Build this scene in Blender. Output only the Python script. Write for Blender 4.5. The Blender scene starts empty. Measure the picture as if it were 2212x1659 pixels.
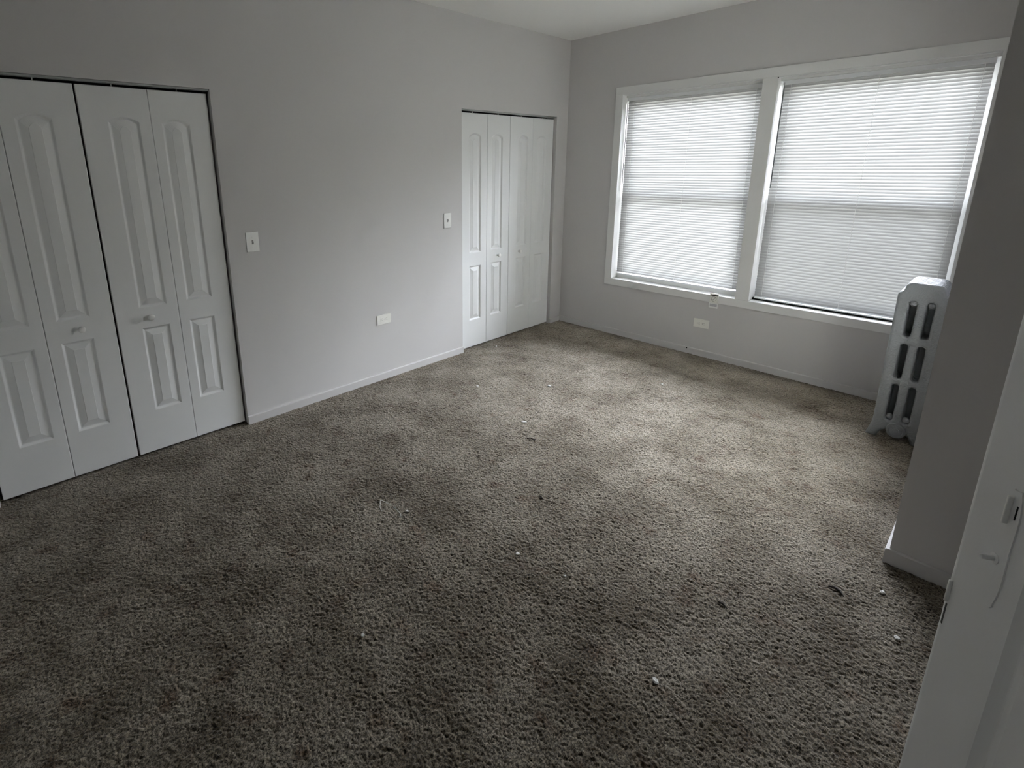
import bpy, bmesh, math, random
from mathutils import Vector, Matrix, noise

sc = bpy.context.scene
COL = sc.collection
random.seed(7)

# ------------------------------------------------------------------ camera
cam_d = bpy.data.cameras.new('camera')
cam = bpy.data.objects.new('camera', cam_d)
COL.objects.link(cam)
cam.location = (3.1121, -4.3558, 1.6041)
cam.rotation_euler = (1.3219, 0.0113, 0.8376)
cam_d.sensor_fit = 'HORIZONTAL'
cam_d.sensor_width = 36.0
cam_d.lens = 1108.19 / 2212 * 36.0
cam_d.shift_x = 136.35 / 2212
cam_d.shift_y = -189.95 / 2212
cam_d.clip_start = 0.02
cam_d.clip_end = 200
sc.camera = cam

# ------------------------------------------------------------------ daylight
SKY = 126.0
SLAT_A, SLAT_T, TILT = 0.34, 0.020, 62
R0, R1, R2, R3 = 0.20, 0.41, 0.82, 1.0
world = bpy.data.worlds.new('sky')
sc.world = world
world.use_nodes = True
wn, wl = world.node_tree.nodes, world.node_tree.links
wn.clear()
w_out = wn.new('ShaderNodeOutputWorld')
w_bg = wn.new('ShaderNodeBackground')
w_tc = wn.new('ShaderNodeTexCoord')
w_sep = wn.new('ShaderNodeSeparateXYZ')
w_map = wn.new('ShaderNodeMapRange')
w_ramp = wn.new('ShaderNodeValToRGB')
w_map.inputs['From Min'].default_value = -1.0
w_map.inputs['From Max'].default_value = 1.0
el = w_ramp.color_ramp.elements
el[0].position, el[0].color = 0.40, (R0, R0, R0 * 0.96, 1)
el[1].position, el[1].color = 0.50, (R1 * 0.98, R1, R1 * 0.97, 1)
e = el.new(0.62); e.color = (R2 * 0.95, R2 * 0.99, R2 * 1.08, 1)
e = el.new(1.0); e.color = (R3 * 0.94, R3 * 0.99, R3 * 1.12, 1)
wl.new(w_tc.outputs['Generated'], w_sep.inputs[0])
wl.new(w_sep.outputs['Z'], w_map.inputs['Value'])
wl.new(w_map.outputs[0], w_ramp.inputs[0])
wl.new(w_ramp.outputs[0], w_bg.inputs['Color'])
w_bg.inputs['Strength'].default_value = SKY
wl.new(w_bg.outputs[0], w_out.inputs['Surface'])

for nm, x0, x1 in (('window_daylight', 0.575, 1.68), ('window_daylight', 1.785, 2.875)):
    ld = bpy.data.lights.new(nm, 'AREA')          # sky portal: only tells the renderer where the sky comes in
    ld.shape = 'RECTANGLE'
    ld.size, ld.size_y = x1 - x0, 1.65
    ld.cycles.is_portal = True
    lo = bpy.data.objects.new(nm, ld)
    COL.objects.link(lo)
    lo.location = ((x0 + x1) / 2, 0.205, 1.365)
    lo.rotation_euler = (math.radians(-90), 0, 0)

ld = bpy.data.lights.new('window_daylight', 'AREA')  # sky portal of the added unseen window
ld.shape = 'RECTANGLE'; ld.size, ld.size_y = 0.87, 1.65
ld.cycles.is_portal = True
lo = bpy.data.objects.new('window_daylight', ld)
COL.objects.link(lo)
lo.location = (3.395, -1.335, 1.225)
lo.rotation_euler = (math.radians(90), 0, math.radians(90))

# ------------------------------------------------------------------ view
sc.view_settings.view_transform = 'Standard'
sc.view_settings.look = 'None'
sc.view_settings.gamma = 1.0
sc.view_settings.use_curve_mapping = False
sc.view_settings.exposure = 0.0
cy = sc.cycles
cy.use_denoising = True
cy.max_bounces = 14
cy.diffuse_bounces = 10
cy.glossy_bounces = 4
cy.transmission_bounces = 8
cy.transparent_max_bounces = 16
cy.sample_clamp_indirect = 12.0
cy.caustics_reflective = False
cy.caustics_refractive = False

# ------------------------------------------------------------------ materials
def principled(name, col, rough=0.5, metal=0.0, spec=0.5):
    m = bpy.data.materials.new(name)
    m.use_nodes = True
    b = m.node_tree.nodes['Principled BSDF']
    b.inputs['Base Color'].default_value = (*col, 1)
    b.inputs['Roughness'].default_value = rough
    b.inputs['Metallic'].default_value = metal
    b.inputs['Specular IOR Level'].default_value = spec
    return m

def add_bump(m, scale, strength, dist=0.001, detail=4.0):
    nt = m.node_tree
    b = nt.nodes['Principled BSDF']
    tc = nt.nodes.new('ShaderNodeTexCoord')
    n = nt.nodes.new('ShaderNodeTexNoise')
    n.inputs['Scale'].default_value = scale
    n.inputs['Detail'].default_value = detail
    bp = nt.nodes.new('ShaderNodeBump')
    bp.inputs['Strength'].default_value = strength
    bp.inputs['Distance'].default_value = dist
    nt.links.new(tc.outputs['Object'], n.inputs['Vector'])
    nt.links.new(n.outputs['Fac'], bp.inputs['Height'])
    nt.links.new(bp.outputs['Normal'], b.inputs['Normal'])
    return n

M = {}
M['wall'] = principled('wall_paint', (0.575, 0.560, 0.555), 0.62, spec=0.35)
add_bump(M['wall'], 260, 0.25, 0.0008)
M['ceiling'] = principled('ceiling_paint', (0.90, 0.90, 0.88), 0.8, spec=0.2)
add_bump(M['ceiling'], 180, 0.2, 0.0008)
M['trim'] = principled('white_trim_paint', (0.74, 0.74, 0.73), 0.38)
add_bump(M['trim'], 60, 0.12, 0.0008)
M['door'] = principled('white_door_paint', (0.78, 0.785, 0.785), 0.42)
add_bump(M['door'], 420, 0.10, 0.0004)
M['vinyl'] = principled('white_vinyl', (0.80, 0.81, 0.82), 0.35)
M['plate'] = principled('ivory_plastic', (0.80, 0.79, 0.74), 0.3)
M['white_plastic'] = principled('white_plastic', (0.84, 0.84, 0.82), 0.28)
M['dark'] = principled('dark_gap', (0.015, 0.015, 0.015), 0.8, spec=0.1)
M['slot'] = principled('outlet_slot', (0.05, 0.048, 0.045), 0.6)
M['slot_light'] = principled('switch_slot', (0.30, 0.30, 0.29), 0.6)
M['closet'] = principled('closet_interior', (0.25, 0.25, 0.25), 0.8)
M['track'] = principled('grey_steel_track', (0.42, 0.44, 0.43), 0.4)
M['steel'] = principled('worn_steel', (0.72, 0.72, 0.70), 0.32, metal=0.85)
M['bright_steel'] = principled('bright_steel', (0.88, 0.88, 0.86), 0.30, metal=0.6)
M['silver'] = principled('silver_radiator_paint', (0.25, 0.26, 0.27), 0.42, metal=0.35)
nz = add_bump(M['silver'], 130, 0.9, 0.005, 4)
M['wand'] = principled('grey_plastic_wand', (0.09, 0.10, 0.10), 0.25)
M['cord'] = principled('white_cord', (0.85, 0.85, 0.83), 0.7)
M['screen'] = principled('insect_screen', (0.05, 0.05, 0.055), 0.8)
M['scrap'] = principled('white_scrap', (0.62, 0.61, 0.58), 0.8)
M['twig'] = principled('dark_fibre', (0.035, 0.028, 0.022), 0.85)
M['ink'] = principled('grey_ink', (0.16, 0.17, 0.15), 0.7)
M['paper'] = principled('grey_label_paper', (0.50, 0.50, 0.52), 0.7)

def glass_mat():
    m = bpy.data.materials.new('window_glass')
    m.use_nodes = True
    nt = m.node_tree
    nt.nodes.clear()
    o = nt.nodes.new('ShaderNodeOutputMaterial')
    mx = nt.nodes.new('ShaderNodeMixShader')
    t = nt.nodes.new('ShaderNodeBsdfTransparent')
    t.inputs['Color'].default_value = (0.94, 0.95, 0.95, 1)
    g = nt.nodes.new('ShaderNodeBsdfGlossy')
    g.inputs['Roughness'].default_value = 0.02
    f = nt.nodes.new('ShaderNodeFresnel')
    f.inputs['IOR'].default_value = 1.3
    nt.links.new(f.outputs[0], mx.inputs[0])
    nt.links.new(t.outputs[0], mx.inputs[1])
    nt.links.new(g.outputs[0], mx.inputs[2])
    nt.links.new(mx.outputs[0], o.inputs[0])
    return m
M['glass'] = glass_mat()

def screen_mat():
    m = bpy.data.materials.new('insect_screen_mesh')
    m.use_nodes = True
    nt = m.node_tree
    nt.nodes.clear()
    o = nt.nodes.new('ShaderNodeOutputMaterial')
    mx = nt.nodes.new('ShaderNodeMixShader')
    t = nt.nodes.new('ShaderNodeBsdfTransparent')
    d = nt.nodes.new('ShaderNodeBsdfDiffuse')
    d.inputs['Color'].default_value = (0.09, 0.09, 0.095, 1)
    mx.inputs[0].default_value = 0.17
    nt.links.new(t.outputs[0], mx.inputs[1])
    nt.links.new(d.outputs[0], mx.inputs[2])
    nt.links.new(mx.outputs[0], o.inputs[0])
    return m
M['screen'] = screen_mat()

def slat_mat(name, alb, trans):
    m = bpy.data.materials.new(name)
    m.use_nodes = True
    nt = m.node_tree
    nt.nodes.clear()
    o = nt.nodes.new('ShaderNodeOutputMaterial')
    mx = nt.nodes.new('ShaderNodeMixShader')
    d = nt.nodes.new('ShaderNodeBsdfDiffuse')
    d.inputs['Color'].default_value = (alb, alb, alb * 0.99, 1)
    t = nt.nodes.new('ShaderNodeBsdfTranslucent')
    t.inputs['Color'].default_value = (0.84, 0.84, 0.81, 1)
    mx.inputs[0].default_value = trans
    nt.links.new(d.outputs[0], mx.inputs[1])
    nt.links.new(t.outputs[0], mx.inputs[2])
    nt.links.new(mx.outputs[0], o.inputs[0])
    return m
M['slat'] = slat_mat('blind_slat_vinyl', SLAT_A, SLAT_T)
M['shade'] = slat_mat('added_shade_fabric', 0.92, 0.92)  # diffusing shade of the added window

def carpet_mat():
    m = principled('carpet_pile', (0.2, 0.19, 0.17), 0.95, spec=0.08)
    nt = m.node_tree
    N, L = nt.nodes, nt.links
    b = N['Principled BSDF']
    b.inputs['Sheen Weight'].default_value = 0.50
    b.inputs['Sheen Tint'].default_value = (1.0, 0.93, 0.83, 1)
    b.inputs['Sheen Roughness'].default_value = 0.5
    tc = N.new('ShaderNodeTexCoord')
    # twisted tufts: two frequencies of yarn colour
    n1 = N.new('ShaderNodeTexNoise'); n1.inputs['Scale'].default_value = 210; n1.inputs['Detail'].default_value = 3
    n1.inputs['Roughness'].default_value = 0.7; n1.inputs['Distortion'].default_value = 0.6
    r1 = N.new('ShaderNodeValToRGB')
    r1.color_ramp.elements[0].position = 0.41; r1.color_ramp.elements[0].color = (0.030, 0.025, 0.018, 1)
    r1.color_ramp.elements[1].position = 0.60; r1.color_ramp.elements[1].color = (0.300, 0.262, 0.203, 1)
    # soiling: large soft blotches with a shape of their own
    n2 = N.new('ShaderNodeTexNoise'); n2.inputs['Scale'].default_value = 3.2; n2.inputs['Detail'].default_value = 7
    n2.inputs['Roughness'].default_value = 0.62
    r2 = N.new('ShaderNodeValToRGB')
    r2.color_ramp.elements[0].position = 0.38; r2.color_ramp.elements[0].color = (0.42, 0.375, 0.30, 1)
    r2.color_ramp.elements[1].position = 0.60; r2.color_ramp.elements[1].color = (1.0, 1.0, 1.0, 1)
    # small brown spots
    n3 = N.new('ShaderNodeTexNoise'); n3.inputs['Scale'].default_value = 9.0; n3.inputs['Detail'].default_value = 4
    r3 = N.new('ShaderNodeValToRGB')
    r3.color_ramp.elements[0].position = 0.57; r3.color_ramp.elements[0].color = (1, 1, 1, 1)
    r3.color_ramp.elements[1].position = 0.70; r3.color_ramp.elements[1].color = (0.60, 0.47, 0.38, 1)
    m1 = N.new('ShaderNodeMix'); m1.data_type = 'RGBA'; m1.blend_type = 'MULTIPLY'; m1.inputs[0].default_value = 1
    m2 = N.new('ShaderNodeMix'); m2.data_type = 'RGBA'; m2.blend_type = 'MULTIPLY'; m2.inputs[0].default_value = 1
    for n in (n1, n2, n3):
        L.new(tc.outputs['Object'], n.inputs['Vector'])
    L.new(n1.outputs['Fac'], r1.inputs[0]); L.new(n2.outputs['Fac'], r2.inputs[0]); L.new(n3.outputs['Fac'], r3.inputs[0])
    L.new(r1.outputs[0], m1.inputs[6]); L.new(r2.outputs[0], m1.inputs[7])
    L.new(m1.outputs[2], m2.inputs[6]); L.new(r3.outputs[0], m2.inputs[7])
    L.new(m2.outputs[2], b.inputs['Base Color'])
    bp = N.new('ShaderNodeBump'); bp.inputs['Strength'].default_value = 0.5; bp.inputs['Distance'].default_value = 0.003
    L.new(n1.outputs['Fac'], bp.inputs['Height'])
    L.new(bp.outputs['Normal'], b.inputs['Normal'])
    return m
M['carpet'] = carpet_mat()

# ------------------------------------------------------------------ helpers
class MB:
    """collects shapes, then links them as ONE mesh object"""
    def __init__(self):
        self.bm = bmesh.new()
    def box(self, x0, x1, y0, y1, z0, z1, bev=0.0, seg=2):
        b = bmesh.new()
        bmesh.ops.create_cube(b, size=1.0)
        for v in b.verts:
            v.co = Vector(((x0 + x1) / 2 + v.co.x * (x1 - x0), (y0 + y1) / 2 + v.co.y * (y1 - y0), (z0 + z1) / 2 + v.co.z * (z1 - z0)))
        if bev > 0:
            bmesh.ops.bevel(b, geom=b.edges[:], offset=bev, segments=seg, profile=0.6, affect='EDGES')
        return self.add(b)
    def add(self, b, mat=None):
        if mat is not None:
            b.transform(mat)
        me = bpy.data.meshes.new('tmp')
        b.to_mesh(me); b.free()
        self.bm.from_mesh(me)
        bpy.data.meshes.remove(me)
        return self
    def lathe(self, origin, axis, prof, n=24):
        """prof: list of (radius, distance along axis)"""
        ax = Vector(axis).normalized()
        q = ax.to_track_quat('Z', 'Y').to_matrix()
        o = Vector(origin)
        rings = []
        for r, h in prof:
            if r < 1e-6:
                rings.append([self.bm.verts.new(o + q @ Vector((0, 0, h)))])
            else:
                rings.append([self.bm.verts.new(o + q @ Vector((r * math.cos(2 * math.pi * k / n), r * math.sin(2 * math.pi * k / n), h))) for k in range(n)])
        for a, b in zip(rings, rings[1:]):
            for k in range(n):
                k2 = (k + 1) % n
                if len(a) == 1 and len(b) == 1: continue
                if len(a) == 1: self.bm.faces.new((a[0], b[k], b[k2]))
                elif len(b) == 1: self.bm.faces.new((a[k], a[k2], b[0]))
                else: self.bm.faces.new((a[k], a[k2], b[k2], b[k]))
        return self
    def tube(self, pts, r, n=8):
        pts = [Vector(p) for p in pts]
        rings = []
        for i, p in enumerate(pts):
            d = (pts[min(i + 1, len(pts) - 1)] - pts[max(i - 1, 0)]).normalized()
            q = d.to_track_quat('Z', 'Y').to_matrix()
            rr = r[i] if isinstance(r, (list, tuple)) else r
            rings.append([self.bm.verts.new(p + q @ Vector((rr * math.cos(2 * math.pi * k / n), rr * math.sin(2 * math.pi * k / n), 0))) for k in range(n)])
        for a, b in zip(rings, rings[1:]):
            for k in range(n):
                self.bm.faces.new((a[k], a[(k + 1) % n], b[(k + 1) % n], b[k]))
        self.bm.faces.new(rings[0][::-1]); self.bm.faces.new(rings[-1])
        return self
    def prism(self, pts, axis, a0, a1):
        """closed outline extruded along an axis ('x','y','z'); pts are the two other coordinates in xyz order"""
        def mk(p, a):
            return {'x': (a, p[0], p[1]), 'y': (p[0], a, p[1]), 'z': (p[0], p[1], a)}[axis]
        A = [self.bm.verts.new(mk(p, a0)) for p in pts]
        B = [self.bm.verts.new(mk(p, a1)) for p in pts]
        n = len(pts)
        for k in range(n):
            self.bm.faces.new((A[k], A[(k + 1) % n], B[(k + 1) % n], B[k]))
        self.bm.faces.new(A[::-1]); self.bm.faces.new(B)
        return self
    def build(self, name, mat, parent=None, smooth=False, at=None):
        bmesh.ops.recalc_face_normals(self.bm, faces=self.bm.faces[:])
        me = bpy.data.meshes.new(name)
        self.bm.to_mesh(me); self.bm.free()
        o = bpy.data.objects.new(name, me)
        COL.objects.link(o)
        me.materials.append(M[mat] if isinstance(mat, str) else mat)
        if smooth:
            me.polygons.foreach_set('use_smooth', [True] * len(me.polygons))
            me.set_sharp_from_angle(angle=math.radians(38))
        if at is not None:
            o.location = at
        if parent is not None:
            o.parent = parent
        return o

def tag(o, label=None, cat=None, group=None, kind=None):
    if label: o['label'] = label
    if cat: o['category'] = cat
    if group: o['group'] = group
    if kind: o['kind'] = kind
    return o

def empty(name, loc=(0, 0, 0), rz=0.0):
    o = bpy.data.objects.new(name, None)
    o.empty_display_size = 0.05
    COL.objects.link(o)
    o.location = loc
    o.rotation_euler = (0, 0, rz)
    return o

def copy_tree(o, parent=None):
    c = o.copy()
    COL.objects.link(c)
    c.parent = parent
    for ch in list(o.children):
        copy_tree(ch, c)
    return c

H = 2.722                      # ceiling height
KB = 4.3438 / 4.3558           # planes seen on the back wall are 12 mm proud of it
def bx(x): return 3.1121 + (x - 3.1121) * KB
def bz(z): return 1.6041 + (z - 1.6041) * KB

# ------------------------------------------------------------------ room shell
import numpy as np
def carpet_floor():
    """the carpet: real pile relief where the room is, plain sheet in the closets and the hall"""
    st = 0.0033
    xs = np.arange(-0.06, 3.64, st); ys = np.arange(-4.75, 0.02, st)
    nx, ny = len(xs), len(ys)
    rng = np.random.default_rng(11)
    def blur(a, n):
        for _ in range(n):
            a = (a * 2 + np.roll(a, 1, 0) + np.roll(a, -1, 0)) / 4
            a = (a * 2 + np.roll(a, 1, 1) + np.roll(a, -1, 1)) / 4
        return a
    def norm(a):
        a = a - a.mean()
        return a / a.std()
    h = 0.55 * norm(blur(rng.random((ny, nx)), 1)) + 0.70 * rng.standard_normal((ny, nx)) + 0.20 * norm(blur(rng.random((ny, nx)), 5)) + 0.35 * norm(blur(rng.random((ny, nx)), 160))
    z = 0.0005 + PILE * np.clip(h, -2.2, 1.3)
    X, Y = np.meshgrid(xs, ys)
    jx = (rng.random((ny, nx)) - 0.5) * st * 0.7
    jy = (rng.random((ny, nx)) - 0.5) * st * 0.7
    jx[:, 0] = jx[:, -1] = 0; jy[0] = jy[-1] = 0
    co = np.stack([X + jx, Y + jy, z], -1).reshape(-1, 3)
    i = np.arange((ny - 1) * (nx - 1))
    r, c = i // (nx - 1), i % (nx - 1)
    a = r * nx + c
    quads = np.stack([a, a + 1, a + nx + 1, a + nx], -1)
    ex = []
    for x0, x1, y0, y1 in ((-0.75, -0.06, -5.4, 0.24), (3.63, 4.9, -5.4, 0.24), (-0.06, 3.64, -5.4, -4.75), (-0.06, 3.64, 0.015, 0.24)):
        ex += [(x0, y0, -0.002), (x1, y0, -0.002), (x1, y1, -0.002), (x0, y1, -0.002)]
    ex += [(-0.75, -5.4, -0.03), (4.9, -5.4, -0.03), (4.9, 0.24, -0.03), (-0.75, 0.24, -0.03)]      # backing under the pile
    n0 = len(co)
    co = np.concatenate([co, np.array(ex)])
    quads = np.concatenate([quads, n0 + np.arange(len(ex)).reshape(-1, 4)])
    me = bpy.data.meshes.new('floor')
    me.vertices.add(len(co)); me.vertices.foreach_set('co', co.astype(np.float32).ravel())
    me.loops.add(quads.size); me.loops.foreach_set('vertex_index', quads.astype(np.int32).ravel())
    me.polygons.add(len(quads))
    me.polygons.foreach_set('loop_start', np.arange(0, quads.size, 4, dtype=np.int32))
    me.polygons.foreach_set('loop_total', np.full(len(quads), 4, dtype=np.int32))
    me.update(calc_edges=True)
    me.polygons.foreach_set('use_smooth', np.ones(len(quads), dtype=bool))
    me.materials.append(M['carpet'])
    o = bpy.data.objects.new('floor', me)
    COL.objects.link(o)
    return o
PILE = 0.0022
tag(carpet_floor(), 'mottled grey brown carpet covering the whole floor', 'floor', kind='structure')
m = MB(); m.box(-0.75, 4.9, -5.4, 0.24, H, H + 0.1)
tag(m.build('ceiling', 'ceiling'), 'plain white painted ceiling', 'ceiling', kind='structure')

WB = -0.06                                # walls run a little below the carpet
AY0, AY1, AZ = -4.541, -3.316, 2.027     # near closet opening
BY0, BY1, BZ = -1.411, -0.170, 2.040     # far closet opening
m = MB()
m.box(-0.12, 0, -5.4, AY0, WB, H)
m.box(-0.12, 0, AY0, AY1, AZ, H)
m.box(-0.12, 0, AY1, BY0, WB, H)
m.box(-0.12, 0, BY0, BY1, BZ, H)
m.box(-0.12, 0, BY1, 0.24, WB, H)
tag(m.build('wall_left', 'wall'), 'long light grey wall with both closets', 'wall', kind='structure')

WX0, WX1, WZ0, WZ1 = 0.572, 2.877, 0.543, 2.188
m = MB()
m.box(0, WX0, 0, 0.24, WB, H)
m.box(WX1, 2.985, 0, 0.24, WB, H)
m.box(WX0, WX1, 0, 0.24, WB, WZ0)
m.box(WX0, WX1, 0, 0.24, WZ1, H)
tag(m.build('wall_back', 'wall'), 'light grey wall around the two windows', 'wall', kind='structure')
RW = (-1.77, -0.90, 0.40, 2.05)          # added unseen window opening, lights the room from behind the projecting corner
m = MB()
m.box(2.985, 3.40, -1.835, RW[0], WB, H)
m.box(2.985, 3.40, RW[1], 0.24, WB, H)
m.box(2.985, 3.40, RW[0], RW[1], WB, RW[2])
m.box(2.985, 3.40, RW[0], RW[1], RW[3], H)
m.box(3.40, 4.9, -1.835, -1.79, WB, H)
tag(m.build('wall_right', 'wall'), 'grey wall corner projecting in front of the radiator', 'wall', kind='structure')
w3 = tag(empty('window_3', (3.33, (RW[0] + RW[1]) / 2, RW[2])), 'added unseen window with a white roller shade, lighting the room from behind the projecting wall corner', 'window', kind='structure')
q = MB()
ww, wh = RW[1] - RW[0], RW[3] - RW[2]
q.box(-0.02, 0.03, -ww / 2, -ww / 2 + 0.035, 0, wh); q.box(-0.02, 0.03, ww / 2 - 0.035, ww / 2, 0, wh)
q.box(-0.02, 0.03, -ww / 2, ww / 2, 0, 0.035); q.box(-0.02, 0.03, -ww / 2, ww / 2, wh - 0.035, wh)
q.build('frame', 'vinyl', w3)
q = MB(); q.box(0.006, 0.010, -ww / 2 + 0.03, ww / 2 - 0.03, 0.03, wh - 0.03); q.build('pane', 'glass', w3)
q = MB(); q.box(-0.015, -0.014, -ww / 2 + 0.005, ww / 2 - 0.005, 0.01, wh - 0.01); q.build('added_roller_shade', 'shade', w3)
m = MB()
m.box(3.60, 3.72, -5.4, -4.68, WB, H)
m.box(3.60, 3.72, -4.68, -3.90, 2.05, H)
m.box(3.60, 3.72, -3.90, -1.835, WB, H)
tag(m.build('wall_entry', 'wall'), 'grey wall holding the entry doorway', 'wall', kind='structure')
m = MB(); m.box(4.8, 4.9, -5.4, -1.835, WB, H)
tag(m.build('wall_hall', 'trim'), 'far wall of the hall', 'wall', kind='structure')
m = MB(); m.box(-0.75, 3.60, -4.92, -4.80, WB, H); m.box(3.60, 4.9, -5.5, -5.4, WB, H)
tag(m.build('wall_near', 'trim'), 'white wall behind the camera', 'wall', kind='structure')  # unseen; kept white to bounce light onto the entry door
m = MB()
m.box(-0.75, -0.70, -5.4, 0.24, WB, H)
m.box(-0.70, -0.12, -4.72, -4.68, WB, H)
m.box(-0.70, -0.12, -3.20, -3.16, WB, H)
m.box(-0.70, -0.12, -1.56, -1.52, WB, H)
m.box(-0.70, -0.12, -0.08, -0.04, WB, H)
tag(m.build('wall_closet', 'closet'), 'dark inner walls of the two closets', 'wall', kind='structure')

# baseboards: flat board with a chamfered top edge
def base_profile(t, h):
    return [(0, 0), (t, 0), (t, h * 0.93), (t * 0.75, h), (0, h)]
m = MB()
m.prism(base_profile(0.013, 0.056), 'y', AY1, BY0)
m.prism(base_profile(0.009, 0.050), 'y', BY1 , -0.006)
tag(m.build('baseboard_left', 'wall'), 'low grey baseboard between the closets', 'baseboard', kind='structure')
m = MB()
m.prism([(-p[0], p[1]) for p in base_profile(0.013, 0.056)], 'x', 0, 2.985)
m2 = m.build('baseboard_back', 'wall')
tag(m2, 'low grey baseboard under the windows', 'baseboard', kind='structure')
d = MB(); d.lathe((1.357 * KB + 0.09 * 0, -0.0135, 0.047), (0, -1, 0), [(0.0, 0.0), (0.006, 0.0), (0.0045, 0.0012), (0, 0.0012)], 10)
tag(d.build('nail_hole', 'dark', m2), 'small dark nail hole')
m = MB()
t, h = 0.013, 0.066
ring = []
for (p, z) in base_profile(t, h):
    ring.append([(2.985 - p, 0.0, z), (2.985 - p, -1.835 - p, z), (3.60, -1.835 - p, z)])
vs = [[m.bm.verts.new(c) for c in r] for r in ring]
for a, b in zip(vs, vs[1:] + vs[:1]):
    for k in range(2):
        m.bm.faces.new((a[k], a[k + 1], b[k + 1], b[k]))
m.bm.faces.new([v[0] for v in vs]); m.bm.faces.new([v[2] for v in vs][::-1])
tag(m.build('baseboard_right', 'wall'), 'grey baseboard wrapping the projecting wall corner', 'baseboard', kind='structure')

# ------------------------------------------------------------------ window casing and reveals
trim = tag(empty('trim_1', (1.72, 0, 0.48)), 'flat white casing framing the pair of windows', 'window casing', kind='structure')
def tb(name, x0, x1, z0, z1, y0=-0.012, y1=0.0, bev=0.0018, mat='trim'):
    q = MB(); q.box(x0 - 1.72, x1 - 1.72, y0, y1, z0 - 0.48, z1 - 0.48, bev)
    return q.build(name, mat, trim)
ox0, ox1 = bx(0.5042), bx(2.945)
ix0, ix1 = bx(0.5723), bx(2.8766)
oz0, oz1, iz0, iz1 = bz(0.4809), bz(2.2553), bz(0.5427), bz(2.1897)
mx0, mx1 = bx(1.6800), bx(1.7800)
tb('head_casing', ox0, ox1, iz1, oz1)
tb('side_casing', ox0, ix0, iz0, iz1)
tb('side_casing', ix1, ox1, iz0, iz1)
tb('mullion_casing', mx0, mx1, iz0, iz1 - 0.001)
sill = tb('bottom_casing', ox0, ox1, oz0, iz0 - 0.0008)
q = MB(); q.box(ix0 - 1.72, mx0 - 1.72 - 0.002, -0.010, 0.19, iz0 - 0.012 - 0.48, iz0 - 0.48 + 0.001, 0.0015)
q.box(mx1 - 1.72 + 0.002, ix1 - 1.72, -0.010, 0.19, iz0 - 0.012 - 0.48, iz0 - 0.48 + 0.001, 0.0015)
q.build('window_stool', 'trim', trim)
q = MB()
for a, b in ((ix0 - 0.012, ix0), (mx0 + 0.004, mx0 + 0.02), (mx1 - 0.02, mx1 - 0.004), (ix1, ix1 + 0.012)):
    q.box(a - 1.72, b - 1.72, 0.0, 0.20, iz0 - 0.48, iz1 - 0.48)
q.box(mx0 + 0.02 - 1.72, mx1 - 0.02 - 1.72, 0.0, 0.20, iz0 - 0.48, iz1 - 0.48)
q.box(ix0 - 1.72, ix1 - 1.72, 0.0, 0.20, iz1 - 0.48 - 0.004, iz1 - 0.48 + 0.01)
q.build('jamb_lining', 'trim', trim)
q = MB()
q.box(ix0 - 1.72 + 0.001, mx0 - 1.72 + 0.003, 0.050, 0.105, 2.166 - 0.48, iz1 - 0.48 - 0.004, 0.001)
q.box(mx1 - 1.72 - 0.003, ix1 - 1.72 - 0.001, 0.050, 0.105, 2.166 - 0.48, iz1 - 0.48 - 0.004, 0.001)
q.build('head_stop', 'trim', trim)
q = MB(); q.lathe((bx(1.7775) - 1.72, -0.0122, bz(2.183) - 0.48), (0, -1, 0), [(0, 0), (0.0042, 0), (0.0042, 0.001), (0, 0.001)], 12)
q.build('screw_hole', 'dark', trim)

# windows: vinyl double-hung sashes
def make_window(idx, x0, x1, label, screen, gap_strip):
    root = tag(empty('window_%d' % idx, ((x0 + x1) / 2, 0.16, iz0)), label, 'window', kind='structure')
    cx_ = (x0 + x1) / 2
    X0, X1 = x0 - cx_, x1 - cx_
    Z1 = iz1 - iz0
    mr = 1.335 - iz0
    q = MB()
    fw = 0.030
    q.box(X0, X0 + fw, -0.02, 0.04, 0, Z1, 0.002); q.box(X1 - fw, X1, -0.02, 0.04, 0, Z1, 0.002)
    q.box(X0 + fw, X1 - fw, -0.02, 0.04, Z1 - fw, Z1, 0.002); q.box(X0 + fw, X1 - fw, -0.02, 0.04, 0, 0.028, 0.002)
    q.build('frame', 'vinyl', root)
    def sash(name, z0, z1, y, sw, rb, rt):
        s = MB()
        a, b = X0 + fw - 0.004, X1 - fw + 0.004
        s.box(a, a + sw, y, y + 0.026, z0, z1, 0.002); s.box(b - sw, b, y, y + 0.026, z0, z1, 0.002)
        s.box(a + sw, b - sw, y, y + 0.026, z0, z0 + rb, 0.002); s.box(a + sw, b - sw, y, y + 0.026, z1 - rt, z1, 0.002)
        so = s.build(name, 'vinyl', root)
        g = MB(); g.box(a + sw - 0.004, b - sw + 0.004, y + 0.011, y + 0.015, z0 + rb - 0.004, z1 - rt + 0.004)
        g.build('pane', 'glass', so)
        return so
    g = MB(); g.box(X0 + 0.001, X1 - 0.001, -0.066, -0.021, 0.0, 0.044, 0.002)
    if not gap_strip: g.build('sill_stop', 'trim', root)
    lo = sash('lower_sash', 0.026, mr + 0.018, -0.016, 0.042, 0.055, 0.036)
    up = sash('upper_sash', mr - 0.018, Z1 - fw + 0.004, 0.013, 0.036, 0.036, 0.040)
    if screen:
        g = MB(); g.box(X0 + fw, X1 - fw, 0.032, 0.033, 0.028, mr)
        g.build('insect_screen', 'screen', root)
    if gap_strip:
        g = MB(); g.box(X0 + 0.001, X1 - 0.001, -0.085, -0.019, 0.0015, 0.014)
        g.build('dark_gap_strip', 'dark', root)  # added dark strip painting in the dark gap below the blind
    return root
make_window(1, ix0, mx0 + 0.004, 'left double hung window behind the brighter blind', False, False)
make_window(2, mx1 - 0.004, ix1, 'right double hung window behind the wider blind', True, True)

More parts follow.
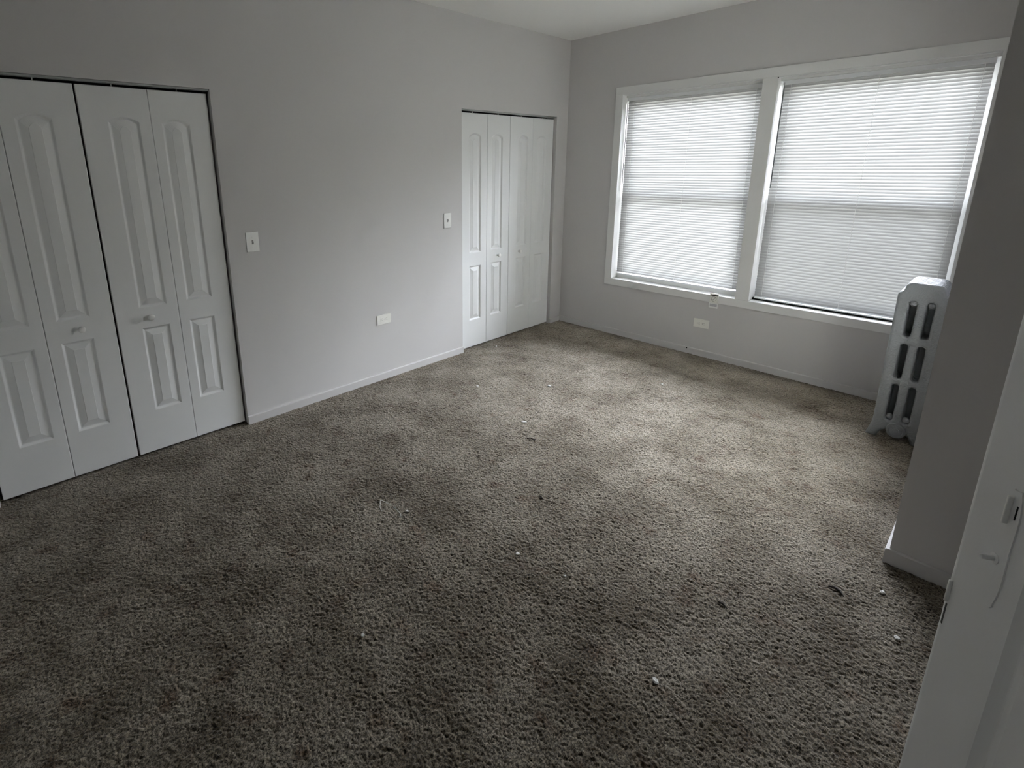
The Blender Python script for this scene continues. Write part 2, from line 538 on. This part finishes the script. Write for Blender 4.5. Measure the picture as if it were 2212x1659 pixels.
# ------------------------------------------------------------------ mini blinds
def make_blind(name, x0, x1, ztop, zbot, cords, wand_x, wand_z, label):
    yb = 0.076
    cx_ = (x0 + x1) / 2
    root = tag(empty(name, (cx_, yb, zbot)), label, 'window blind', 'mini blinds in the windows')
    X0, X1 = x0 - cx_, x1 - cx_
    q = MB()
    zt = ztop - zbot
    # open U channel head rail with a thin front lip
    q.box(X0, X1, -0.0135, -0.0125, zt - 0.026, zt, 0.0003)
    q.box(X0, X1, 0.0125, 0.0135, zt - 0.026, zt, 0.0003)
    q.box(X0, X1, -0.0125, 0.0125, zt - 0.026, zt - 0.0245, 0.0003)
    q.box(X0, X0 + 0.002, -0.0150, 0.0145, zt - 0.028, zt + 0.0005, 0.0003)
    q.box(X1 - 0.002, X1, -0.0150, 0.0145, zt - 0.028, zt + 0.0005, 0.0003)
    q.box(X0, X1, -0.0155, -0.0125, zt - 0.0035, zt + 0.0005, 0.0006)
    q.build('headrail', 'vinyl', root)
    # slats: curved strips, room-side edge low
    q = MB()
    pitch, w, tilt = 0.0213, 0.0252, math.radians(TILT)
    z = zt - 0.036
    k = 0
    rnd = random.Random(int(x0 * 1000))
    while z > 0.024:
        t = tilt + rnd.uniform(-0.02, 0.02) + math.radians(2.5) * max(0.0, (z + zbot - 1.45) / 0.7) + math.radians(5) * max(0.0, 1 - z / 0.12)
        ca, sa = math.cos(t), math.sin(t)
        rows = []
        for j in range(7):
            u = (j / 6 - 0.5) * w
            b = 0.0016 * (1 - (2 * u / w) ** 2)       # crown
            y = u * ca - b * sa
            zz = z + u * sa + b * ca
            rows.append((q.bm.verts.new((X0 + 0.002, y, zz)), q.bm.verts.new((X1 - 0.002, y, zz))))
        for a, b in zip(rows, rows[1:]):
            q.bm.faces.new((a[0], a[1], b[1], b[0]))
        z -= pitch
        k += 1
    so = q.build('slats', 'slat', root)
    so.data.polygons.foreach_set('use_smooth', [True] * len(so.data.polygons))
    q = MB(); q.box(X0 + 0.001, X1 - 0.001, -0.0125, 0.0125, 0.0, 0.011, 0.003)
    q.build('bottom_rail', 'vinyl', root)
    for c in cords:
        q = MB()
        for yy in (-0.0135, 0.0135):
            q.tube([(c - cx_, yy, 0.005), (c - cx_, yy, zt - 0.02)], 0.0008, 6)
        q.build('ladder_cord', 'cord', root)
    q = MB()
    wx = wand_x - cx_
    q.tube([(wx, -0.022, wand_z - zbot), (wx, -0.0215, zt - 0.040)], 0.0042, 6)
    q.tube([(wx, -0.0215, zt - 0.042), (wx, -0.020, zt - 0.012)], 0.0015, 6)
    q.build('tilt_wand', 'wand', root)
    return root
make_blind('window_blind', 0.588, 1.678, 2.164, 0.583, (0.655, 1.150, 1.626), 0.592, 1.39,
           'white mini blind on the left window nearer the room corner')
make_blind('window_blind', 1.794, 2.856, 2.164, 0.560, (1.848, 2.340, 2.815), 1.806, 1.415,
           'white mini blind on the right window above the radiator')

# ------------------------------------------------------------------ bifold closet doors
def panel_rings(y0, y1, z0, z1, h, N=12):
    """outline points with inset d: bottom-left, bottom-right, then the (arched) top from right to left"""
    def ring(d):
        pts = [(y0 + d, z0 + d), (y1 - d, z0 + d)]
        for k in range(N + 1):
            t = k / N
            yy = (y1 - d) + ((y0 + d) - (y1 - d)) * t
            s = 2 * t - 1
            pts.append((yy, z1 - d + h * (1 - s * s)))
        return pts
    return ring

PROFILE = [(0.0, 0.0), (0.003, 0.0022), (0.009, 0.0090), (0.012, 0.0110), (0.016, 0.0108), (0.044, 0.0022), (0.0455, 0.0008)]

def leaf_mesh(w, h, th, panels, N=12):
    """flat moulded leaf: local y across (0..w), z up, front face at x = 0 looking +x"""
    q = MB(); bm = q.bm
    def V(x, y, z): return bm.verts.new((x, y, z))
    zc = 0.0
    def quad(*c):
        bm.faces.new([V(*p) for p in c])
    y0, y1 = panels[0][0], panels[0][1]
    e = 0.0025                                        # eased edges
    quad((0, e, e), (0, y0, e), (0, y0, h - e), (0, e, h - e))
    quad((0, y1, e), (0, w - e, e), (0, w - e, h - e), (0, y1, h - e))
    for (a, b, z0, z1, hh) in panels:
        quad((0, y0, zc if zc else e), (0, y1, zc if zc else e), (0, y1, z0), (0, y0, z0))
        ring = panel_rings(a, b, z0, z1, hh, N)
        R0 = ring(0)
        cap = z1 + 0.04
        top = R0[2:]
        for p, r in zip(top, top[1:]):
            quad((0, p[0], p[1]), (0, p[0], cap), (0, r[0], cap), (0, r[0], r[1]))
        prev = None
        for d, dep in PROFILE:
            cur = [V(-dep, p[0], p[1]) for p in ring(d)]
            if prev:
                for k in range(len(cur)):
                    k2 = (k + 1) % len(cur)
                    bm.faces.new((prev[k], prev[k2], cur[k2], cur[k]))
            prev = cur
        bm.faces.new(prev)
        zc = cap
    quad((0, y0, zc), (0, y1, zc), (0, y1, h - e), (0, y0, h - e))
    # eased border, sides and back
    F = [(0, e, e), (0, w - e, e), (0, w - e, h - e), (0, e, h - e)]
    S = [(-e, 0, 0), (-e, w, 0), (-e, w, h), (-e, 0, h)]
    B = [(-th, 0, 0), (-th, w, 0), (-th, w, h), (-th, 0, h)]
    for k in range(4):
        k2 = (k + 1) % 4
        quad(F[k], F[k2], S[k2], S[k]); quad(S[k], S[k2], B[k2], B[k])
    quad(*B)
    bmesh.ops.remove_doubles(bm, verts=bm.verts[:], dist=0.00005)
    return q

def bifold(idx, label, leaves, knob_y, zb, zt):
    root = tag(empty('door_%d' % idx, (-0.03, leaves[0][0], zb)), label, 'closet door', 'bifold closet doors', 'structure')
    for (y0, y1, off) in leaves:
        w = y1 - y0
        c = w / 2 + off
        p = [(c - 0.0695, c + 0.0695, 0.262 - zb, 0.752 - zb, 0.0), (c - 0.0695, c + 0.0695, 0.868 - zb, 1.839 - zb, 0.023)]
        o = leaf_mesh(w, zt - zb, 0.028, p).build('door_leaf', 'door', root)
        o.location = (0, y0 - leaves[0][0], 0)
    q = MB()
    q.lathe((0, 0, 0), (1, 0, 0), [(0.0115, -0.001), (0.0105, 0.002), (0.0075, 0.004), (0.0070, 0.011), (0.0095, 0.015), (0.0150, 0.018),
                                   (0.0168, 0.023), (0.0155, 0.028), (0.0105, 0.0315), (0.004, 0.0325), (0, 0.0326)], 24)
    k = q.build('door_knob', 'white_plastic', root, smooth=True)
    k.location = (0, knob_y - leaves[0][0], 0.812 - zb)
    q = MB()
    yy = knob_y - leaves[0][0]
    for (a, b, o_) in leaves[:1] + leaves[-1:]:
        q.tube([(-0.015, (a + b) / 2 - leaves[0][0], zt - zb - 0.004), (-0.015, (a + b) / 2 - leaves[0][0], zt - zb + 0.022)], 0.0035, 8)
    q.build('pivot_pin', 'steel', root)
    return root
bifold(1, 'bifold pair at the picture edge, left half of the near closet', [(-4.527, -4.2335, 0.026), (-4.2315, -3.9365, -0.024)], -4.083, 0.016, 2.004)
bifold(2, 'bifold pair beside the first light switch, right half of the near closet', [(-3.9265, -3.6205, 0.029), (-3.6190, -3.3270, -0.028)], -3.764, 0.016, 2.004)
bifold(3, 'bifold pair of the far closet, half touching the grey wall', [(-1.4080, -1.0860, 0.018), (-1.0840, -0.7965, -0.020)], -0.940, 0.012, 2.018)
bifold(4, 'bifold pair of the far closet, half next to the room corner', [(-0.7935, -0.4810, 0.020), (-0.4795, -0.1790, -0.020)], -0.648, 0.012, 2.018)

def track(idx, y0, y1, z0, z1, label):
    q = MB()
    q.box(-0.0500, -0.0480, y0, y1, z0, z1); q.box(-0.0140, -0.0120, y0, y1, z0, z1)
    q.box(-0.0500, -0.0120, y0, y1, z1 - 0.002, z1)
    q.box(-0.0480, -0.0380, y0, y1, z0, z0 + 0.002); q.box(-0.0240, -0.0140, y0, y1, z0, z0 + 0.002)
    tag(q.build('trim_%d' % idx, 'track'), label, 'door track', kind='structure')
track(2, AY0 + 0.002, AY1 - 0.002, 2.0175, AZ, 'grey steel track over the near closet doors')
track(3, BY0 + 0.002, BY1 - 0.002, 2.0315, BZ, 'grey steel track over the far closet doors')

# ------------------------------------------------------------------ switches and outlets
def plate_mesh(w, h, t=0.0055):
    q = MB(); q.box(0, t, -w / 2, w / 2, -h / 2, h / 2, 0.0022, 3)
    return q
def screw(q, x, y, z):
    q.lathe((x, y, z), (1, 0, 0), [(0.0032, -0.001), (0.0032, 0.0004), (0.002, 0.0009), (0, 0.0010)], 12)

def make_switch(loc, label):
    root = tag(empty('light_switch', loc), label, 'light switch', 'toggle light switches')
    plate_mesh(0.077, 0.119).build('wall_plate', 'white_plastic', root)
    q = MB(); q.box(0.005, 0.0063, -0.0055, 0.0055, -0.0125, 0.0125, 0.0005)
    q.build('toggle_slot', 'slot_light', root)
    q = MB()
    b = bmesh.new(); bmesh.ops.create_cube(b, size=1)
    for v in b.verts:
        tap = 0.75 if v.co.x > 0 else 1.0
        v.co = Vector((v.co.x * 0.016, v.co.y * 0.0085 * tap, v.co.z * 0.0095 * tap))
    bmesh.ops.bevel(b, geom=b.edges[:], offset=0.0012, segments=2, affect='EDGES')
    q.add(b, Matrix.Translation((0.012, 0, 0.004)) @ Matrix.Rotation(math.radians(-28), 4, 'Y'))
    q.build('toggle', 'white_plastic', root)
    for z in (-0.0302, 0.0302):
        q = MB(); screw(q, 0.0055, 0, z); q.build('screw', 'white_plastic', root)
    return root
sw = make_switch((0, -3.169, 1.168), 'white toggle switch beside the near closet door')
s2 = copy_tree(sw); s2.location = (0, -1.577, 1.174)
s2['label'] = 'white toggle switch beside the far closet, above the baseboard end'

def make_outlet(loc, rz, label):
    """duplex receptacle mounted sideways; local +x looks into the room"""
    root = tag(empty('wall_outlet', loc, rz), label, 'outlet', 'sideways wall outlets')
    plate_mesh(0.126, 0.074).build('wall_plate', 'plate', root)
    for s in (-1, 1):
        q = MB()
        n = 24
        pts = []
        for k in range(n):                                   # rounded face with two flats
            a = 2 * math.pi * k / n
            pts.append((s * 0.0195 + max(-0.0145, min(0.0145, 0.0172 * math.cos(a))), 0.0172 * math.sin(a)))
        q.prism(pts, 'x', 0.004, 0.0066)
        f = q.build('receptacle', 'plate', root)
        q = MB()
        yc = s * 0.0195
        q.box(0.0060, 0.0069, yc + 0.0005, yc + 0.0075, 0.0050, 0.0072)
        q.box(0.0060, 0.0069, yc + 0.0005, yc + 0.0090, -0.0072, -0.0050)
        q.lathe((0.0060, yc - 0.0075, 0), (1, 0, 0), [(0.0028, 0), (0.0028, 0.0009), (0, 0.0009)], 12)
        q.build('socket_slots', 'slot', f)
    q = MB(); screw(q, 0.0055, 0, 0); q.build('screw', 'steel', root)
    return root
o1 = make_outlet((0, -2.236, 0.481), 0, 'white sideways outlet low on the closet wall')
o2 = copy_tree(o1); o2.location = (bx(1.443), 0, bz(0.282)); o2.rotation_euler = (0, 0, math.radians(-90))
o2['label'] = 'ivory sideways outlet low on the wall under the windows'

# small box with a circled slash mark on the bottom casing
root = tag(empty('sensor_box', (bx(1.527), -0.012, bz(0.545))), 'tiny ivory box with circled slash mark on the window casing below the mullion', 'sensor box')
q = MB(); q.box(-0.033, 0.033, -0.010, 0.0, -0.062, 0.018, 0.002); q.build('housing', 'plate', root)
q = MB(); q.box(-0.030, 0.030, -0.0108, -0.0095, -0.003, 0.006, 0.0003); q.build('top_slit', 'dark', root)
q = MB()
pts = [(0.019 * math.cos(a), -0.0105, -0.030 + 0.019 * math.sin(a)) for a in [2 * math.pi * k / 28 * 0.9 - 0.6 for k in range(29)]]
q.tube(pts, 0.0014, 6)
q.tube([(-0.012, -0.0105, -0.043), (0.012, -0.0105, -0.018)], 0.0014, 6)
q.build('slash_mark', 'ink', root)
q = MB(); q.box(-0.036, 0.036, -0.006, 0.0, -0.106, -0.064, 0.001); q.build('lower_tab', 'white_plastic', root)
q = MB(); q.box(-0.028, 0.028, -0.0066, -0.0055, -0.094, -0.072); q.build('label_strip', 'paper', root)

# ------------------------------------------------------------------ radiator
def rr_hole(cx_, cz, w, h, n=8):
    r = w / 2
    pts = []
    for k in range(n + 1):
        a = math.pi * k / n
        pts.append((cx_ + r * math.cos(a), cz + h / 2 - r + r * math.sin(a)))
    for k in range(n + 1):
        a = math.pi + math.pi * k / n
        pts.append((cx_ + r * math.cos(a), cz - h / 2 + r + r * math.sin(a)))
    return pts

def arc(cx_, cz, r, a0, a1, n=6):
    return [(cx_ + r * math.cos(math.radians(a0 + (a1 - a0) * k / n)), cz + r * math.sin(math.radians(a0 + (a1 - a0) * k / n))) for k in range(n + 1)]

def section_mesh(feet, thick, bev, slots=True):
    """one cast section: outline with shoulders and (end sections) feet, six slots; local x across, z up, y along"""
    half = []
    half += arc(0.084 - 0.030, 0.948 - 0.030, 0.030, 90, 5)          # top corner
    half += [(0.0850, 0.914)]
    half += arc(0.111 - 0.028, 0.897 - 0.028, 0.028, 78, 0)          # shoulder
    half += [(0.109, 0.50), (0.107, 0.13)]
    if feet:
        half += [(0.109, 0.085), (0.118, 0.045), (0.127, 0.014), (0.128, 0.0), (0.078, 0.0), (0.072, 0.020), (0.060, 0.045), (0.040, 0.060)]
    else:
        half += arc(0.107 - 0.03, 0.105, 0.03, 0, -80)
        half += [(0.05, 0.070)]
    outer = [(x, z) for x, z in half] + [(-x, z) for x, z in reversed(half)]
    holes = []
    for z0, z1 in ((0.634, 0.846), (0.382, 0.592), (0.120, 0.345)) if slots else ():
        for cx_ in (-0.0375, 0.0375):
            holes.append(rr_hole(cx_, (z0 + z1) / 2, 0.032, z1 - z0))
    cu = bpy.data.curves.new('tmp', 'CURVE')
    cu.dimensions = '2D'; cu.fill_mode = 'BOTH'
    cu.extrude = thick / 2 - bev; cu.bevel_depth = bev; cu.bevel_resolution = 3; cu.offset = -bev
    for pts in [outer] + holes:
        sp = cu.splines.new('POLY')
        sp.points.add(len(pts) - 1)
        for p, (x, z) in zip(sp.points, pts):
            p.co = (x, z, 0, 1)
        sp.use_cyclic_u = True
    o = bpy.data.objects.new('tmp', cu)
    COL.objects.link(o)
    dg = bpy.context.evaluated_depsgraph_get()
    me = bpy.data.meshes.new_from_object(o.evaluated_get(dg))
    bpy.data.objects.remove(o); bpy.data.curves.remove(cu)
    me.transform(Matrix.Rotation(math.radians(90), 4, 'X'))
    me.materials.clear(); me.materials.append(M['silver'])
    me.polygons.foreach_set('use_smooth', [True] * len(me.polygons))
    me.set_sharp_from_angle(angle=math.radians(50))
    return me

RX, RY = 2.826, -0.600
rad = tag(empty('radiator', (RX, RY, 0)), 'silver painted cast iron radiator standing by the right window', 'radiator')
me_end, me_mid, me_slot_block = section_mesh(True, 0.037, 0.013), section_mesh(False, 0.037, 0.013), section_mesh(False, 0.037, 0.013, False)
NS, PITCH = 6, 0.0410
for k in range(NS):
    me = me_end if k in (0, NS - 1) else (me_slot_block if k in (3,) else me_mid)  # one solid section put in to keep the slots dark
    o = bpy.data.objects.new('radiator_section', me)
    COL.objects.link(o); o.parent = rad
    o.location = (0, 0.0185 + k * PITCH, 0)
# raised ribs and bosses cast on the end section
q = MB(); q.lathe((-0.002, 0.002, 0.613), (0, -1, 0), [(0.028, 0), (0.024, 0.004), (0.012, 0.0065), (0, 0.007)], 24)
q.build('casting_boss', 'silver', rad, smooth=True)
q = MB(); q.lathe((-0.002, 0.002, 0.362), (0, -1, 0), [(0.022, 0), (0.018, 0.003), (0, 0.004)], 24)
q.build('casting_boss', 'silver', rad, smooth=True)
q = MB()
q.lathe((0.006, 0.004, 0.070), (0, -1, 0), [(0.046, 0), (0.046, 0.010), (0.043, 0.014), (0.034, 0.0145), (0.031, 0.011), (0.016, 0.011), (0.0145, 0.019), (0, 0.020)], 32)
q.build('end_plug', 'silver', rad, smooth=True)
for z in (0.070, 0.885):
    q = MB(); q.lathe((0, 0.03, z), (0, 1, 0), [(0, 0), (0.030, 0), (0.030, (NS - 1) * PITCH - 0.02), (0, (NS - 1) * PITCH - 0.02)], 20)
    q.build('nipple_tube', 'silver', rad, smooth=True)
for x in (-0.0375, 0.0375):
    q = MB(); q.lathe((x, 0.030, 0.139), (0, -1, 0), [(0.0165, 0), (0.0165, 0.012), (0.008, 0.017), (0.0, 0.018)], 16)
    q.build('slot_plug', 'silver', rad, smooth=True)
    q = MB(); q.lathe((x, 0.030, 0.828), (0, -1, 0), [(0.0165, 0), (0.0165, 0.010), (0.010, 0.014), (0.0, 0.015)], 16)
    q.build('slot_plug', 'silver', rad, smooth=True)

# ------------------------------------------------------------------ entry door standing open at the right
u = Vector((0.525, -0.851, 0)).normalized()
ang = math.atan2(u.y, u.x)
DW, DT = 0.76, 0.035
droot = tag(empty('door_5', (3.138 - u.x * 0.012, -3.256 - u.y * 0.012, 0.010), ang), 'white entry door standing open at the right edge, close up', 'door', kind='structure')
# local x runs from the free edge to the hinge edge, local -y faces the camera
q = MB()
bm = q.bm
def V(*c): return bm.verts.new(c)
hh = 2.02
px0, px1, pz0, pz1 = 0.136, DW - 0.136, 0.22, 1.88
loops = []
def rect(x0, x1, z0, z1, y): return [V(x0, y, z0), V(x1, y, z0), V(x1, y, z1), V(x0, y, z1)]
chain = [rect(0, DW, 0, hh, DT)]
for k in range(7):                                            # edge rounded by many coats of paint
    a = math.radians(15 * k)
    d, y = 0.016 * (1 - math.cos(a)), 0.016 * (1 - math.sin(a))
    chain.append(rect(d, DW - d, d, hh - d, y))
for d, y in ((0, 0), (0.004, 0.003), (0.013, 0.0100), (0.016, 0.0100), (0.034, 0.0040), (0.038, 0.0040)):
    chain.append(rect(px0 + d, px1 - d, pz0 + d, pz1 - d, y))
for a, b in zip(chain, chain[1:]):
    for k in range(4):
        bm.faces.new((a[k], a[(k + 1) % 4], b[(k + 1) % 4], b[k]))
bm.faces.new(chain[0]); bm.faces.new(chain[-1])
q.build('door_slab', 'door', droot)
q = MB()
pts = []
for k in range(26):                                           # painted-over lock plate with a worn outline
    a = 2 * math.pi * k / 26
    ca, sa = math.cos(a), math.sin(a)
    pts.append((0.091 + 0.013 * math.copysign(abs(ca) ** 0.4, ca) + random.uniform(-0.0018, 0.0018), 1.035 + 0.098 * math.copysign(abs(sa) ** 0.5, sa) + random.uniform(-0.003, 0.003)))
q.prism(pts, 'y', -0.0022, 0.002)
plate = q.build('lock_plate', 'door', droot)
q = MB(); q.lathe((0.083, 0.0, 1.014), (0, -1, 0), [(0.009, 0), (0.0085, 0.003), (0.0042, 0.004), (0.0036, 0.0195), (0.0022, 0.021), (0, 0.0212)], 14)
q.build('spindle', 'door', droot, smooth=True)
q = MB(); q.box(0.0830, 0.0865, -0.0090, 0.001, 1.076, 1.122, 0.0016, 4); q.build('lock_lever', 'bright_steel', droot, smooth=True)
q = MB(); q.box(0.0950, 0.0975, -0.0026, -0.0015, 1.090, 1.112); q.build('keyhole', 'dark', droot)
q = MB(); q.box(0.0140, 0.0180, -0.0050, 0.001, 0.872, 0.914, 0.0018, 3); q.build('edge_plate', 'bright_steel', droot, smooth=True)
q = MB(); q.box(0.0150, 0.0180, -0.0006, 0.001, 0.827, 0.868); q.build('edge_dark_strip', 'slot', droot)  # thin dark strip below the edge plate
q = MB(); q.box(-0.006, 0.002, 0.010, 0.024, 0.835, 0.868, 0.002); q.build('latch_bolt', 'steel', droot)

# ------------------------------------------------------------------ scraps on the carpet
def lump(name, x, y, r, flat, seed, mat, label, cat, stretch=1.0, rz=0.0, group=None):
    b = bmesh.new()
    bmesh.ops.create_icosphere(b, subdivisions=3, radius=1.0)
    for v in b.verts:
        n = noise.noise(v.co * 1.7 + Vector((seed * 3.1, 0, 0)))
        n2 = noise.noise(v.co * 4.0 + Vector((0, seed * 1.7, 0)))
        v.co = v.co * (1 + 0.45 * n + 0.22 * n2)
        v.co.x *= r * stretch; v.co.y *= r; v.co.z *= r * flat
    lo = min(v.co.z for v in b.verts)
    for v in b.verts: v.co.z -= lo
    q = MB(); q.add(b)
    o = q.build(name, mat)
    o.location = (x, y, 0.0005); o.rotation_euler = (0, 0, rz)
    return tag(o, label, cat, group)
G = 'paper scraps on the carpet'
for (x, y, r, fl, st, rz, lab) in [
    (0.971, -1.443, 0.016, 0.5, 1.1, 0.3, 'white paper scrap in mid carpet facing the far closet doors'),
    (1.530, -0.816, 0.013, 0.7, 0.8, 0.9, 'white paper scrap on bright carpet nearest the windows'),
    (1.202, -2.007, 0.014, 0.4, 1.8, 0.6, 'curved white scrap just beyond the dark twig'),
    (1.385, -3.093, 0.008, 0.5, 1.4, 0.2, 'pale crumb at the end of the thin thread'),
    (1.927, -2.920, 0.010, 0.5, 1.2, 0.1, 'white crumb in the middle of the near carpet'),
    (1.815, -3.620, 0.010, 0.8, 0.8, 1.1, 'white scrap nearest the bifold doors in front'),
    (2.587, -3.021, 0.011, 0.5, 1.4, 2.4, 'curled white scrap lowest in the picture'),
    (3.005, -2.052, 0.011, 0.6, 1.1, 0.4, 'white crumb before the projecting wall corner'),
    (3.075, -2.262, 0.010, 0.5, 1.3, 2.0, 'white crumb beside the open entry door edge'),
    (0.115, -1.101, 0.012, 0.9, 0.7, 0.5, 'white scrap at the foot of the far closet doors'),
    (0.604, -1.830, 0.012, 0.4, 1.5, 0.4, 'pale scrap off the end of the left baseboard'),
    (2.134, -2.872, 0.006, 0.5, 1.2, 0.0, 'tiny pale crumb right of the middle carpet crumb'),
]:
    lump('paper_scrap', x, y, r * 0.72, fl, int(x * 100), 'scrap', lab, 'scrap', st, rz, G)

def twig(x, y, pts, r, label, mat='twig', name='twig', cat='twig', k=0.72):
    q = MB()
    for p in pts:
        q.tube([(c[0] * k, c[1] * k, c[2]) for c in p], r, 6)
    o = q.build(name, mat, smooth=True)
    o.location = (x, y, 0)
    return tag(o, label, cat)
twig(1.368, -2.140, [[(-0.035, -0.020, 0.004), (-0.015, 0.000, 0.009), (0.010, 0.006, 0.007), (0.032, 0.002, 0.005)],
                     [(-0.012, -0.018, 0.004), (0.006, -0.022, 0.007)], [(0.012, 0.004, 0.006), (0.022, 0.022, 0.004)]], 0.0032,
     'dark forked twig near the middle of the carpet')
twig(1.755, -2.544, [[(-0.022, 0.010, 0.004), (0.0, 0.002, 0.008), (0.024, -0.004, 0.004)]], [0.002, 0.0045, 0.002],
     'short dark twig closer to the camera than the forked one')
twig(2.885, -2.176, [[(-0.040, 0.015, 0.003), (-0.015, 0.022, 0.007), (0.012, 0.014, 0.007), (0.034, -0.008, 0.003)]], [0.002, 0.005, 0.005, 0.002],  # dark tube laid in for the shade of a carpet dent
     'dark arc drawn for a shaded carpet dent left of the open entry door')
twig(2.615, -2.558, [[(-0.026, 0.008, 0.003), (0.0, 0.006, 0.006), (0.026, -0.006, 0.003)]], [0.002, 0.004, 0.002],  # second carpet dent, its shade drawn as a dark tube
     'thin dark strip drawn for a shaded carpet dent in the right part of the near carpet')
th = [[(0.075 * math.cos(a) * (1 + 0.2 * math.sin(3 * a)) - 0.03, 0.03 * math.sin(a), 0.003 + 0.003 * math.sin(2 * a + 1)) for a in [k * 0.33 for k in range(15)]]]
twig(1.345, -3.150, th, 0.0011, 'thin pale thread curled beside a crumb on the dark carpet', 'scrap', 'thread', 'thread', 1.0)
